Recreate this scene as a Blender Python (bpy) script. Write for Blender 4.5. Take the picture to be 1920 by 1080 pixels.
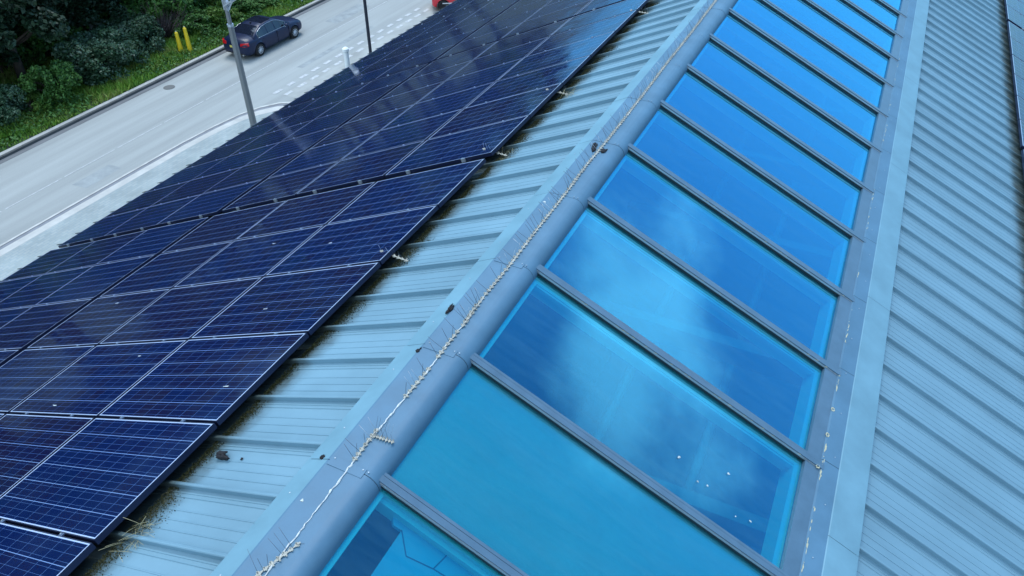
import bpy, math, random
import numpy as np
from mathutils import Vector, Matrix
R = math.radians
SC = bpy.context.scene
for o in list(bpy.data.objects): bpy.data.objects.remove(o, do_unlink=True)
COL = SC.collection
T = 24.68                       # roof pitch in degrees
sT, cT = math.sin(R(T)), math.cos(R(T))
GZ = -12.0                      # street level below the ridge

# ------------------------------------------------------------------ camera
cam_d = bpy.data.cameras.new('camera'); cam = bpy.data.objects.new('camera', cam_d); COL.objects.link(cam)
pi_, ro_, ya_ = 0.6825, 0.0099, 0.4377
fw = Vector((-math.sin(ya_)*math.cos(pi_), math.cos(ya_)*math.cos(pi_), -math.sin(pi_)))
rt = Vector((math.cos(ya_), math.sin(ya_), 0)); up = rt.cross(fw)
r2 = rt*math.cos(ro_) + up*math.sin(ro_); u2 = -rt*math.sin(ro_) + up*math.cos(ro_)
M = Matrix((r2, u2, -fw)).transposed().to_4x4(); M.translation = Vector((1.897, -0.8818, 3.3788))
cam.matrix_world = M
cam_d.sensor_width = 36; cam_d.lens = 1404.7/1920*36; cam_d.clip_start = .05; cam_d.clip_end = 900
SC.camera = cam
SC.render.resolution_x = 1024; SC.render.resolution_y = 576

# ------------------------------------------------------------------ sky and sun
SUN_DIR = Vector((-0.22, 0.36, 0.90)).normalized()
EL = math.asin(SUN_DIR.z); AZ = math.atan2(SUN_DIR.x, SUN_DIR.y)
W = bpy.data.worlds.new('World'); SC.world = W; W.use_nodes = True
nt = W.node_tree; nt.nodes.clear(); N = nt.nodes.new; LK = nt.links.new
wo = N('ShaderNodeOutputWorld'); bg = N('ShaderNodeBackground'); LK(bg.outputs[0], wo.inputs[0])
sky = N('ShaderNodeTexSky'); sky.sky_type = 'NISHITA'; sky.sun_disc = False
sky.sun_elevation = EL; sky.sun_rotation = AZ; sky.air_density = 1.3; sky.dust_density = .6; sky.ozone_density = 2.2
tc = N('ShaderNodeTexCoord')
sx = N('ShaderNodeSeparateXYZ'); LK(tc.outputs['Generated'], sx.inputs[0]); zm = N('ShaderNodeMath'); zm.operation = 'MAXIMUM'; LK(sx.outputs[2], zm.inputs[0]); zm.inputs[1].default_value = .07
sc_ = N('ShaderNodeCombineXYZ'); LK(sx.outputs[0], sc_.inputs[0]); LK(sx.outputs[1], sc_.inputs[1]); LK(zm.outputs[0], sc_.inputs[2]); LK(sc_.outputs[0], sky.inputs['Vector'])
mp = N('ShaderNodeMapping'); LK(tc.outputs['Generated'], mp.inputs['Vector'])
mp.inputs['Location'].default_value = (.35, 0.1, 0.6); mp.inputs['Scale'].default_value = (1, 1, 1.6)
no = N('ShaderNodeTexNoise'); no.inputs['Scale'].default_value = 3.1; no.inputs['Detail'].default_value = 7; no.inputs['Roughness'].default_value = .55
LK(mp.outputs[0], no.inputs['Vector'])
def vdot(v):
    d = N('ShaderNodeVectorMath'); d.operation = 'DOT_PRODUCT'; LK(tc.outputs['Generated'], d.inputs[0]); d.inputs[1].default_value = Vector(v).normalized(); return d.outputs['Value']
def mapr(s, a, b, c, d):
    m = N('ShaderNodeMapRange'); m.interpolation_type = 'SMOOTHSTEP'; LK(s, m.inputs['Value'])
    for k, v in zip(('From Min', 'From Max', 'To Min', 'To Max'), (a, b, c, d)): m.inputs[k].default_value = v
    return m.outputs[0]
def madd(a, b, op='ADD'):
    m = N('ShaderNodeMath'); m.operation = op
    for i, x in enumerate((a, b)):
        if isinstance(x, (int, float)): m.inputs[i].default_value = x
        else: LK(x, m.inputs[i])
    return m.outputs[0]
def direc(az, el): return (math.sin(R(az))*math.cos(R(el)), math.cos(R(az))*math.cos(R(el)), math.sin(R(el)))
def lobe_at(az, el, r0, r1, amt): return mapr(vdot(direc(az, el)), math.cos(R(r1)), math.cos(R(r0)), 0, amt)
clear = lobe_at(30, 32, 22, 40, -.17)                 # a large gap of blue sky over the far right
lobe = lobe_at(36, 34, 2, 11, .34)                 # with one bank of cloud in it
lob2 = madd(madd(lobe_at(22, 31, 1, 8, .21), clear), lobe_at(-30, 2, 12, 34, -.35))
fill_cloud = mapr(vdot((-.5, -.75, .45)), .0, .9, 0, .30)  # added cloud bank behind the camera, fills the rib sides with light
cl = madd(madd(madd(no.outputs[0], lobe), lob2), fill_cloud)
mask = mapr(cl, .46, .76, 0, .80)
mx = N('ShaderNodeMix'); mx.data_type = 'RGBA'; LK(mask, mx.inputs['Factor']); mx.inputs[7].default_value = (7.6, 9.6, 11.6, 1)
tn = N('ShaderNodeMix'); tn.data_type = 'RGBA'; tn.blend_type = 'MULTIPLY'; tn.inputs['Factor'].default_value = 1; LK(sky.outputs[0], tn.inputs[6]); tn.inputs[7].default_value = (.52, .90, 1.12, 1); hz = N('ShaderNodeMix'); hz.data_type = 'RGBA'; hz.blend_type = 'MULTIPLY'; LK(mapr(sx.outputs[2], -.02, .16, 1, 0), hz.inputs['Factor']); LK(tn.outputs[2], hz.inputs[6]); hz.inputs[7].default_value = (.20, .50, 1.0, 1); LK(hz.outputs[2], mx.inputs[6])
LK(mx.outputs[2], bg.inputs['Color']); bg.inputs['Strength'].default_value = .13
sd = bpy.data.lights.new('sun', 'SUN'); sd.energy = 1.3; sd.angle = R(25); sd.color = (1, .99, .97)
so = bpy.data.objects.new('sun', sd); COL.objects.link(so); so.rotation_euler = (-SUN_DIR).to_track_quat('-Z', 'Y').to_euler()
so.location = SUN_DIR*60
SC.view_settings.view_transform = 'Standard'; SC.view_settings.look = 'None'; SC.view_settings.exposure = .64; SC.view_settings.gamma = 1
try:
    SC.cycles.max_bounces = 8; SC.cycles.transparent_max_bounces = 12; SC.cycles.caustics_reflective = False
except Exception: pass

# ------------------------------------------------------------------ helpers
def tag(o, label=None, cat=None, group=None, kind=None):
    for k, v in (('label', label), ('category', cat), ('group', group), ('kind', kind)):
        if v: o[k] = v
    return o
def link(o, parent=None):
    COL.objects.link(o)
    if parent is not None: o.parent = parent
    return o
def empty(name, loc=(0, 0, 0), rot=None, **kw):
    o = bpy.data.objects.new(name, None); o.empty_display_size = .1; COL.objects.link(o)
    o.location = loc
    if rot is not None: o.rotation_euler = rot
    return tag(o, kw.get('label'), kw.get('cat'), kw.get('group'), kw.get('kind'))
def dup(o, parent=None):
    c = o.copy(); COL.objects.link(c)
    if parent is not None: c.parent = parent
    for ch in KIDS.get(o.name, []): KIDS.setdefault(c.name, []).append(dup(ch, c))
    return c
KIDS = {}
class MB:
    def __init__(s): s.v = []; s.f = []; s.m = []; s.sm = []
    def add(s, vs, fs, mi=0, smooth=False):
        b = len(s.v); s.v += [tuple(v) for v in vs]
        for f in fs: s.f.append(tuple(b+i for i in f)); s.m.append(mi); s.sm.append(smooth)
    def box(s, a, b, mi=0, fn=None):
        x0, y0, z0 = a; x1, y1, z1 = b
        vs = [(x0,y0,z0),(x1,y0,z0),(x1,y1,z0),(x0,y1,z0),(x0,y0,z1),(x1,y0,z1),(x1,y1,z1),(x0,y1,z1)]
        if fn: vs = [fn(*v) for v in vs]
        s.add(vs, [(3,2,1,0),(4,5,6,7),(0,1,5,4),(1,2,6,5),(2,3,7,6),(3,0,4,7)], mi)
    def tube(s, p, q, r0, r1=None, n=8, mi=0, caps=True, smooth=True):
        r1 = r0 if r1 is None else r1; p = Vector(p); q = Vector(q); d = (q-p)
        if d.length < 1e-7: return
        d.normalize(); a = d.orthogonal().normalized(); b = d.cross(a)
        vs = []
        for c, r in ((p, r0), (q, r1)):
            for i in range(n):
                t = 2*math.pi*i/n; vs.append(c + a*(r*math.cos(t)) + b*(r*math.sin(t)))
        s.add(vs, [(i, (i+1) % n, n+(i+1) % n, n+i) for i in range(n)], mi, smooth)
        if caps: s.add(vs, [tuple(range(n-1, -1, -1)), tuple(range(n, 2*n))], mi)
    def path(s, pts, rs, n=6, mi=0, smooth=True):
        pts = [Vector(p) for p in pts]; vs = []; prev = None
        for i, p in enumerate(pts):
            d = (pts[min(i+1, len(pts)-1)] - pts[max(i-1, 0)]).normalized()
            a = (prev - d*prev.dot(d)).normalized() if prev is not None else d.orthogonal().normalized()
            prev = a; b = d.cross(a); r = rs[i] if hasattr(rs, '__len__') else rs
            for k in range(n):
                t = 2*math.pi*k/n; vs.append(p + a*(r*math.cos(t)) + b*(r*math.sin(t)))
        fs = [(i*n+k, i*n+(k+1) % n, (i+1)*n+(k+1) % n, (i+1)*n+k) for i in range(len(pts)-1) for k in range(n)]
        fs += [tuple(range(n-1, -1, -1)), tuple(range((len(pts)-1)*n, len(pts)*n))]
        s.add(vs, fs, mi, smooth)
    def blob(s, c, r, seed=0, mi=0, nu=8, nv=5, jit=.25, fn=None):
        rnd = random.Random(seed); vs = [(c[0], c[1], c[2]-r[2])]
        for j in range(1, nv):
            ph = -math.pi/2 + math.pi*j/nv
            for i in range(nu):
                t = 2*math.pi*i/nu; k = 1 + rnd.uniform(-jit, jit)
                vs.append((c[0]+r[0]*k*math.cos(ph)*math.cos(t), c[1]+r[1]*k*math.cos(ph)*math.sin(t), c[2]+r[2]*math.sin(ph)*k))
        vs.append((c[0], c[1], c[2]+r[2]))
        if fn: vs = [fn(*v) for v in vs]
        fs = [(0, 1+(i+1) % nu, 1+i) for i in range(nu)]
        for j in range(nv-2):
            for i in range(nu):
                a = 1+j*nu; fs.append((a+i, a+(i+1) % nu, a+nu+(i+1) % nu, a+nu+i))
        a = 1+(nv-2)*nu; fs += [(a+i, a+(i+1) % nu, len(vs)-1) for i in range(nu)]
        s.add(vs, fs, mi, True)
    def mesh(s, name, mats):
        me = bpy.data.meshes.new(name); me.from_pydata(s.v, [], s.f)
        if not isinstance(mats, (list, tuple)): mats = [mats]
        for m in mats: me.materials.append(m)
        me.polygons.foreach_set('material_index', s.m); me.polygons.foreach_set('use_smooth', s.sm); me.update()
        return me
    def build(s, name, mats, parent=None):
        o = bpy.data.objects.new(name, s.mesh(name, mats)); link(o, parent)
        if parent is not None: KIDS.setdefault(parent.name, []).append(o)
        return o
def instance(name, me, parent=None):
    o = bpy.data.objects.new(name, me); link(o, parent)
    if parent is not None: KIDS.setdefault(parent.name, []).append(o)
    return o
def LP(s, y, h=0): return Vector((-s*cT - h*sT, y, -s*sT + h*cT))
def RP(s, y, h=0): return Vector((s*cT + h*sT, y, -s*sT + h*cT))
ROTL = Matrix(((-cT, 0, -sT), (0, -1, 0), (-sT, 0, cT)))     # local x runs down the left slope
ROTR = Matrix(((cT, 0, sT), (0, 1, 0), (-sT, 0, cT)))

# ------------------------------------------------------------------ materials
def mat(name, col, rough=.5, metal=0, spec=.5, noise=None, bump=None, coat=0):
    """noise=(scale, amount, (sx,sy,sz)); bump=(scale, strength)"""
    m = bpy.data.materials.new(name); m.use_nodes = True; t = m.node_tree; b = t.nodes['Principled BSDF']
    b.inputs['Base Color'].default_value = (*col, 1); b.inputs['Roughness'].default_value = rough; b.inputs['Metallic'].default_value = metal
    b.inputs['Specular IOR Level'].default_value = spec; b.inputs['Coat Weight'].default_value = coat
    co = t.nodes.new('ShaderNodeNewGeometry').outputs['Position']
    if noise:
        mpn = t.nodes.new('ShaderNodeMapping'); t.links.new(co, mpn.inputs[0]); mpn.inputs['Scale'].default_value = noise[2] if len(noise) > 2 else (1, 1, 1)
        n = t.nodes.new('ShaderNodeTexNoise'); n.inputs['Scale'].default_value = noise[0]; n.inputs['Detail'].default_value = 6; n.inputs['Roughness'].default_value = .62
        t.links.new(mpn.outputs[0], n.inputs['Vector'])
        r = t.nodes.new('ShaderNodeValToRGB'); r.color_ramp.elements[0].position = .3; r.color_ramp.elements[1].position = .7
        a = noise[1]; r.color_ramp.elements[0].color = (*[c*(1-a) for c in col], 1); r.color_ramp.elements[1].color = (*[min(1, c*(1+a)) for c in col], 1)
        t.links.new(n.outputs[0], r.inputs[0]); t.links.new(r.outputs[0], b.inputs['Base Color'])
        rr = t.nodes.new('ShaderNodeMapRange'); rr.inputs['To Min'].default_value = rough*.8; rr.inputs['To Max'].default_value = min(1, rough*1.2)
        t.links.new(n.outputs[0], rr.inputs['Value']); t.links.new(rr.outputs[0], b.inputs['Roughness'])
    if bump:
        n2 = t.nodes.new('ShaderNodeTexNoise'); n2.inputs['Scale'].default_value = bump[0]; n2.inputs['Detail'].default_value = 4; t.links.new(co, n2.inputs['Vector'])
        bu = t.nodes.new('ShaderNodeBump'); bu.inputs['Strength'].default_value = bump[1]; bu.inputs['Distance'].default_value = .02
        t.links.new(n2.outputs[0], bu.inputs['Height']); t.links.new(bu.outputs[0], b.inputs['Normal'])
    return m
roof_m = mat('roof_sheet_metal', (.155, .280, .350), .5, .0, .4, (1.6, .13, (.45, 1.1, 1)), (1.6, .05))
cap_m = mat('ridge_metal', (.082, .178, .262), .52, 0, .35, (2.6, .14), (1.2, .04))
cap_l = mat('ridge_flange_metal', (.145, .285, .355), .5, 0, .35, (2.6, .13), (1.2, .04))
bar_m = mat('glazing_bar_metal', (.080, .150, .215), .38, 0, .5, (6, .12, (1, 1, 1)))
def add_dirt_and_shade(m):
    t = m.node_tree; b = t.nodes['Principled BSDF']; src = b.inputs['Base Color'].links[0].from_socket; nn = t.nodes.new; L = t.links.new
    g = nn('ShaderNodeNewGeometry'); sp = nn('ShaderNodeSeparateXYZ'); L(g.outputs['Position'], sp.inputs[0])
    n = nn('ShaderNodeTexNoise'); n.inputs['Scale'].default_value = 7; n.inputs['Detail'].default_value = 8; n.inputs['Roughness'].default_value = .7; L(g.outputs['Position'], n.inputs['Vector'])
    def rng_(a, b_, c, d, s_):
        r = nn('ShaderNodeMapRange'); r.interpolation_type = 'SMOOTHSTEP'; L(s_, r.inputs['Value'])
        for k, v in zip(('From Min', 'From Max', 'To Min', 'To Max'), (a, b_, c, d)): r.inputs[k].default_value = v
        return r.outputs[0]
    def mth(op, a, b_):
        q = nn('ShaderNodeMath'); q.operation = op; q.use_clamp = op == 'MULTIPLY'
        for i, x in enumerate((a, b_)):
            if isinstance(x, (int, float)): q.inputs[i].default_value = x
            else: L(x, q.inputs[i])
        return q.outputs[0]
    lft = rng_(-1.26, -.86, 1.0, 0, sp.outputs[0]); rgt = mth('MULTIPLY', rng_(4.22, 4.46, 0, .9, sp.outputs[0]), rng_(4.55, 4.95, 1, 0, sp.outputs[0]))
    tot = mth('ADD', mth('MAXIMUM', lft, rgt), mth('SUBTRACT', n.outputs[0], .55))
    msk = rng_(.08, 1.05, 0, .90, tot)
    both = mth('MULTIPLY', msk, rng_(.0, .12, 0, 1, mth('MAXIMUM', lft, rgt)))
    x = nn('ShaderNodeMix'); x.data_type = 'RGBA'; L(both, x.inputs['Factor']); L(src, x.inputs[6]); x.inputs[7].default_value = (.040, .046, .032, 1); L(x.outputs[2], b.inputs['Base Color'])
    # grime on the left; soft panel shade painted into both bands
add_dirt_and_shade(roof_m)
edge_m = mat('bar_edge_metal', (.45, .5, .52), .35, .6)
gasket_m = mat('rubber_gasket', (.004, .02, .028), .6)
white_m = mat('white_frame', (.74, .72, .72), .5)
frame_m = mat('panel_frame', (.010, .016, .05), .35, .3)
rivet_m = mat('dull_rivet', (.30, .38, .44), .45, .4)
alu_m = mat('bright_aluminium', (.5, .56, .62), .35, .7)
clamp_m = mat('clamp_metal', (.10, .14, .22), .4, .5)
rail_m = mat('dark_rail', (.012, .016, .026), .5, .3)

def panel_material():
    m = bpy.data.materials.new('solar_cells'); m.use_nodes = True; t = m.node_tree; b = t.nodes['Principled BSDF']; nn = t.nodes.new; L = t.links.new
    tcx = nn('ShaderNodeTexCoord'); sp = nn('ShaderNodeSeparateXYZ'); L(tcx.outputs['Object'], sp.inputs[0])
    def ma(op, a, b_=None, c=None):
        q = nn('ShaderNodeMath'); q.operation = op
        for i, x in enumerate((a, b_, c)):
            if x is None: continue
            if isinstance(x, (int, float)): q.inputs[i].default_value = x
            else: L(x, q.inputs[i])
        return q.outputs[0]
    mg = .0175; my = .0145; cx = (PL-2*mg)/10; cy = (PW-2*my)/6
    u = ma('DIVIDE', ma('SUBTRACT', sp.outputs[0], mg), cx); v = ma('DIVIDE', ma('SUBTRACT', sp.outputs[1], my), cy)
    def line(x, per, half):      # 1 where x is within half of a multiple of per
        fr = ma('PINGPONG', x, per/2); return ma('LESS_THAN', fr, half)
    gx = line(u, 1.0, .0016/cx); gy = line(v, 1.0, .0022/cy)
    bb = ma('LESS_THAN', ma('PINGPONG', ma('ADD', v, 1/6), 1/6), .0010/cy)
    ins = ma('MULTIPLY', ma('COMPARE', u, 5.0, 5.0), ma('COMPARE', v, 3.0, 3.0)); out = ma('SUBTRACT', 1, ins)
    # cell colour: each cell and each panel a little different
    fl = nn('ShaderNodeCombineXYZ'); L(ma('FLOOR', u), fl.inputs[0]); L(ma('FLOOR', v), fl.inputs[1])
    oi = nn('ShaderNodeObjectInfo'); L(ma('MULTIPLY', oi.outputs['Random'], 91), fl.inputs[2])
    wn = nn('ShaderNodeTexWhiteNoise'); L(fl.outputs[0], wn.inputs['Vector'])
    vo = nn('ShaderNodeTexVoronoi'); vo.inputs['Scale'].default_value = 90; L(tcx.outputs['Object'], vo.inputs['Vector'])
    ra = nn('ShaderNodeValToRGB'); e = ra.color_ramp.elements
    e[0].color = (.0028, .0085, .046, 1); e[1].position = 1; e[1].color = (.0075, .0080, .034, 1)
    n_ = e.new(.55); n_.color = (.0028, .0115, .062, 1)
    L(ma('ADD', ma('MULTIPLY', wn.outputs['Value'], .45), ma('ADD', ma('MULTIPLY', oi.outputs['Random'], .5), ma('MULTIPLY', vo.outputs['Distance'], .6))), ra.inputs[0])
    def mixc(fac, a, col):
        x = nn('ShaderNodeMix'); x.data_type = 'RGBA'; L(fac, x.inputs['Factor']); L(a, x.inputs[6]); x.inputs[7].default_value = (*col, 1); return x.outputs[2]
    c = mixc(bb, ra.outputs[0], (.055, .115, .26)); c = mixc(gx, c, (.065, .135, .30)); c = mixc(gy, c, (.17, .28, .50)); c = mixc(out, c, (.44, .54, .72))
    L(c, b.inputs['Base Color']); b.inputs['Roughness'].default_value = .085; b.inputs['IOR'].default_value = 1.36
    # faint dust film
    nz = nn('ShaderNodeTexNoise'); nz.inputs['Scale'].default_value = 3.0; nz.inputs['Detail'].default_value = 6; gp = nn('ShaderNodeNewGeometry'); L(gp.outputs['Position'], nz.inputs['Vector'])
    mr = nn('ShaderNodeMapRange'); mr.inputs['From Min'].default_value = .35; mr.inputs['From Max'].default_value = .75; mr.inputs['To Min'].default_value = .05; mr.inputs['To Max'].default_value = .17
    L(nz.outputs[0], mr.inputs['Value']); L(mr.outputs[0], b.inputs['Roughness'])
    return m
PL, PW = 1.518, .958
cells_m = panel_material()

def glass_material(name, refl, trans, lo=.30, hi=.95, rough=.015):
    m = bpy.data.materials.new(name); m.use_nodes = True; t = m.node_tree; t.nodes.clear(); nn = t.nodes.new; L = t.links.new
    o = nn('ShaderNodeOutputMaterial'); g = nn('ShaderNodeBsdfGlossy'); g.inputs['Color'].default_value = (*refl, 1); g.inputs['Roughness'].default_value = rough
    tr = nn('ShaderNodeBsdfTransparent'); tr.inputs['Color'].default_value = (*trans, 1)
    lw = nn('ShaderNodeLayerWeight'); lw.inputs['Blend'].default_value = .5
    mr = nn('ShaderNodeMapRange'); mr.inputs['From Min'].default_value = .15; mr.inputs['From Max'].default_value = .95; mr.inputs['To Min'].default_value = lo; mr.inputs['To Max'].default_value = hi
    L(lw.outputs['Facing'], mr.inputs['Value'])
    ms = nn('ShaderNodeMixShader'); L(mr.outputs[0], ms.inputs[0]); L(tr.outputs[0], ms.inputs[1]); L(g.outputs[0], ms.inputs[2])
    n = nn('ShaderNodeTexNoise'); n.inputs['Scale'].default_value = .8; n.inputs['Detail'].default_value = 2
    bu = nn('ShaderNodeBump'); bu.inputs['Strength'].default_value = .03; bu.inputs['Distance'].default_value = .02; gp = nn('ShaderNodeNewGeometry'); L(gp.outputs['Position'], n.inputs['Vector'])
    L(n.outputs[0], bu.inputs['Height']); L(bu.outputs[0], g.inputs['Normal'])
    # thin uneven film of dust with run marks down the slope
    mp3 = nn('ShaderNodeMapping'); mp3.inputs['Scale'].default_value = (.8, 7, .8); L(gp.outputs['Position'], mp3.inputs[0]); n3 = nn('ShaderNodeTexNoise'); n3.inputs['Scale'].default_value = 2.2; n3.inputs['Detail'].default_value = 9; n3.inputs['Roughness'].default_value = .7; L(mp3.outputs[0], n3.inputs['Vector'])
    m3 = nn('ShaderNodeMapRange'); m3.inputs['From Min'].default_value = .42; m3.inputs['From Max'].default_value = .80; m3.inputs['To Min'].default_value = .012; m3.inputs['To Max'].default_value = .07; L(n3.outputs[0], m3.inputs['Value'])
    df = nn('ShaderNodeBsdfDiffuse'); df.inputs['Color'].default_value = (.22, .42, .52, 1); m4 = nn('ShaderNodeMixShader'); L(m3.outputs[0], m4.inputs[0]); L(ms.outputs[0], m4.inputs[1]); L(df.outputs[0], m4.inputs[2]); L(m4.outputs[0], o.inputs[0])
    return m
glass_m = glass_material('blue_tinted_glass', (.155, .56, .84), (.42, .96, 1.0), .14, .88)

# ------------------------------------------------------------------ building
SP = .4                                   # seam spacing
Y0, Y1 = -2.6, 29.4
bld = empty('building', (0, 0, GZ), label='long building with blue grey standing seam roof and a strip of ridge glazing', cat='building')
def bpart(mb, name, mats, parent=None):
    o = mb.build(name, mats, parent or bld)
    if parent is None: o.location = (0, 0, -GZ)
    return o
def seam_profile():
    # one sheet, y measured from its seam towards the viewer (negative y), h height
    p = [(0.0, .056), (-.004, .061), (-.012, .061), (-.017, .055), (-.0145, .049), (-.0150, .012), (-.030, .0075), (-.034, .0115), (-.044, .0115), (-.047, .005), (-.058, .005), (-.061, .0085), (-.070, .0085), (-.074, .001)]
    for c in (-.160, -.228, -.296): p += [(c+.008, .0), (c+.003, .0040), (c-.003, .0040), (c-.005, .0)]
    p += [(-.360, .0), (-.374, .004), (-.384, .010), (-.3890, .020), (-.3892, .050), (-.394, .056)]
    return p
def seam_roof(P, s0, s1, phase, name):
    mb = MB(); prof = seam_profile(); k0 = math.floor((Y0-phase)/SP)+1; k1 = math.floor((Y1-phase)/SP)
    pts = []
    for k in range(k1, k0-1, -1):
        pts += [(phase+k*SP+a, h*.84) for a, h in prof]
    ss = [s0 + (s1-s0)*i/6 for i in range(7)]
    rr = random.Random(4)
    vs = []; n = len(pts)
    for s in ss: vs += [P(s-(.24 if P is LP and s == s1 and h < .026 else 0), y, h) for y, h in pts]
    fs = [((j*n+i), (j*n+i+1), ((j+1)*n+i+1), ((j+1)*n+i)) for j in range(len(ss)-1) for i in range(n-1)]
    if P is LP: fs = [f[::-1] for f in fs]
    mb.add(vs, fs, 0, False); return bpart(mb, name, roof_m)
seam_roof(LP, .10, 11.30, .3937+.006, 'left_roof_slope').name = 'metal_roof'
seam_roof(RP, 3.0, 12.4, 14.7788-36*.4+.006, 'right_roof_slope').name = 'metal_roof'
# deck under the sheets, gables and walls
mb = MB()
mb.add([LP(.1, Y0, -.05), LP(11.2, Y0, -.05), LP(11.2, Y1, -.05), LP(.1, Y1, -.05)], [(0, 1, 2, 3)])
mb.add([RP(3.0, Y0, -.05), RP(12.2, Y0, -.05), RP(12.2, Y1, -.05), RP(3.0, Y1, -.05)], [(3, 2, 1, 0)])
bpart(mb, 'roof_deck', mat('deck', (.05, .05, .05), .9))
wall_m = mat('cladding', (.32, .36, .4), .6, noise=(1, .1))
for x in (-9.9, 10.9):
    mb = MB(); mb.box((x-.1, Y0+.2, GZ), (x+.1, Y1-.2, -4.75)); bpart(mb, 'wall', wall_m)
for y in (Y0+.1, Y1-.1):
    mb = MB(); vs = [(-9.8, GZ), (10.8, GZ), (10.8, -5.02), (0, -.12), (-9.8, -4.62)]
    mb.add([(x, y-.08, z) for x, z in vs]+[(x, y+.08, z) for x, z in vs], [(0, 1, 2, 3, 4), (9, 8, 7, 6, 5)]+[(i, i+5, (i+1) % 5+5, (i+1) % 5) for i in range(5)]); bpart(mb, 'wall', wall_m)
# ridge capping in lapped lengths
CAPP = [(-.278, -.070), (-.272, -.062), (-.128, .016), (-.118, .0195), (.100, .0210), (.128, .0175), (.152, .0085), (.173, -.008), (.190, -.032), (.198, -.058), (.199, -.085)]
joints = [-2.6, -1.0, .03] + [1.06+1.032*k for k in range(27)]
mb = MB(); rr = random.Random(2)
for a, b in zip(joints[:-1], joints[1:]):
    if b > Y1: break
    dz = rr.uniform(-.0012, .0012); dx = rr.uniform(-.001, .001)
    vs = [(x+dx, y, z+dz) for y in (a+.002, b-.002) for x, z in CAPP]; n = len(CAPP)
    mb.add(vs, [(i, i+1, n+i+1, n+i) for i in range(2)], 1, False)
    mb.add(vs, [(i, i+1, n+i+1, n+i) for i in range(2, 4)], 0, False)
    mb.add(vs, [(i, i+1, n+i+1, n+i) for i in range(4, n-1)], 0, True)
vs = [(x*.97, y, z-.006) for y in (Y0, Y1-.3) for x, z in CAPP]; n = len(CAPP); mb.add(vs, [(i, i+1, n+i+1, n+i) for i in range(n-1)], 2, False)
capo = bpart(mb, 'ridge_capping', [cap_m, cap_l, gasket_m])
RVT = MB(); RVT.tube((0, 0, -.003), (0, 0, .003), .0042, n=8); RV = RVT.mesh('rivet', rivet_m)
for k in range(3):                       # three joints still show their cover strip and rivets
    y = joints[3+k]
    mbp = MB(); mbp.box((-.112, y-.032, .0215), (.112, y+.030, .0245)); mbp.build('joint_cover', cap_m, capo)
def rivet(p, parent):
    o = instance('rivet', RV, parent); o.location = p
for y in joints[2:15]:
    for x in (-.09, .095, .13): rivet((x, y+.018, .0255 if x < .12 else .0235), capo)
    for d in (.25, .78): rivet((-.20, y+d, -.022), capo)
# apron flashing below the glazing
BAR_Y = [1.12+1.057*k for k in range(-3, 27)]
def rstrip(mb, prof, ya, yb, mi=0):
    vs = [RP(s, y, h) for y in (ya, yb) for s, h in prof]; n = len(prof); mb.add(vs, [(i, i+1, n+i+1, n+i) for i in range(n-1)], mi)
mb = MB()
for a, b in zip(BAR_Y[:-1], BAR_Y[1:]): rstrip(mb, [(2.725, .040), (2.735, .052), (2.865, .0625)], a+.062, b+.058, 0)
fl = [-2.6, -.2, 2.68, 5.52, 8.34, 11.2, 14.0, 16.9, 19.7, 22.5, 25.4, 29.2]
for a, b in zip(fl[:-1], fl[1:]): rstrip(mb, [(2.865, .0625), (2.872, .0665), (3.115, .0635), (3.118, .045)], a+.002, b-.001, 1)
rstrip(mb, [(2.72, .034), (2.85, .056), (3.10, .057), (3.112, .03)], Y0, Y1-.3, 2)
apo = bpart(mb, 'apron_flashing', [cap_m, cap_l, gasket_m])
for k in range(40): rivet(RP(2.80+.02*math.sin(k*5.1), 1.5+k*.47, .0585), apo)
# skylight: frame with white reveals, bars and panes
SG0, SG1 = .185, 2.605
mb = MB()
def rbox(mb, s0, s1, y0, y1, h0, h1, mi=0): mb.box((s0, y0, h0), (s1, y1, h1), mi, lambda a, b, c: RP(a, b, c))
rbox(mb, SG1-.052, SG1+.120, Y0+.3, Y1-.3, -.17, -.008, 0)         # lower white reveal
rbox(mb, .06, SG0+.062, Y0+.3, Y1-.3, -.17, -.008, 0)               # upper white reveal
for y in BAR_Y:
    if y > Y1-.4 or y < Y0+.3: continue
    rbox(mb, SG0+.062, SG1-.052, y-.080, y+.022, -.155, -.046, 0)
    if y > 2: rbox(mb, SG0+.062, SG1-.052, y-.098, y+.034, -.045, -.0095, 0); rbox(mb, SG0+.062, SG1-.052, y-.112, y-.0985, -.060, -.022, 0)
    else: rbox(mb, SG0+.062, SG1-.052, y-.052, y+.034, -.040, -.0095, 0)
rbox(mb, SG1, 2.728, Y0+.3, Y1-.3, -.007, .040, 1)                  # sill cover
skf = bpart(mb, 'skylight', [white_m, bar_m])
mbb = MB()
rbox(mbb, SG0-.03, 2.748, -.034, .006, .020, .056, 0)   # wide cap
rbox(mbb, SG0-.03, 2.748, .010, .030, .020, .053, 0)    # narrow cap beyond the groove
rbox(mbb, SG0-.03, 2.744, -.040, .034, .008, .030, 2)   # gasket
rbox(mbb, SG0-.03, 2.746, -.0385, -.034, .012, .045, 1)
bar_me = mbb.mesh('glazing_bar', [bar_m, edge_m, gasket_m])
mbp = MB(); rbox(mbp, SG0-.02, SG1-.001, .0, 1.015, -.004, .006, 0); pane_me = mbp.mesh('pane', glass_m)
backing_m = mat('teal_backing_board', (.95, .46, .46), .5, noise=(1.1, .12))
def sub(me, name, parent, loc):
    o = instance(name, me, parent); o.location = loc; return o
for y in BAR_Y:
    if y > Y1-.4 or y < Y0+.3: continue
    sub(bar_me, 'glazing_bar', skf, (0, y, 0)); sub(pane_me, 'pane', skf, (0, y+.021, 0))
mb = MB(); rbox(mb, SG0+.01, SG1-.028, 1.12+.034, 1.12+1.057-.030, -.0080, -.0050); o = mb.build('infill_board', backing_m, skf); o['label'] = 'opaque teal infill board behind one pane'
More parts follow.
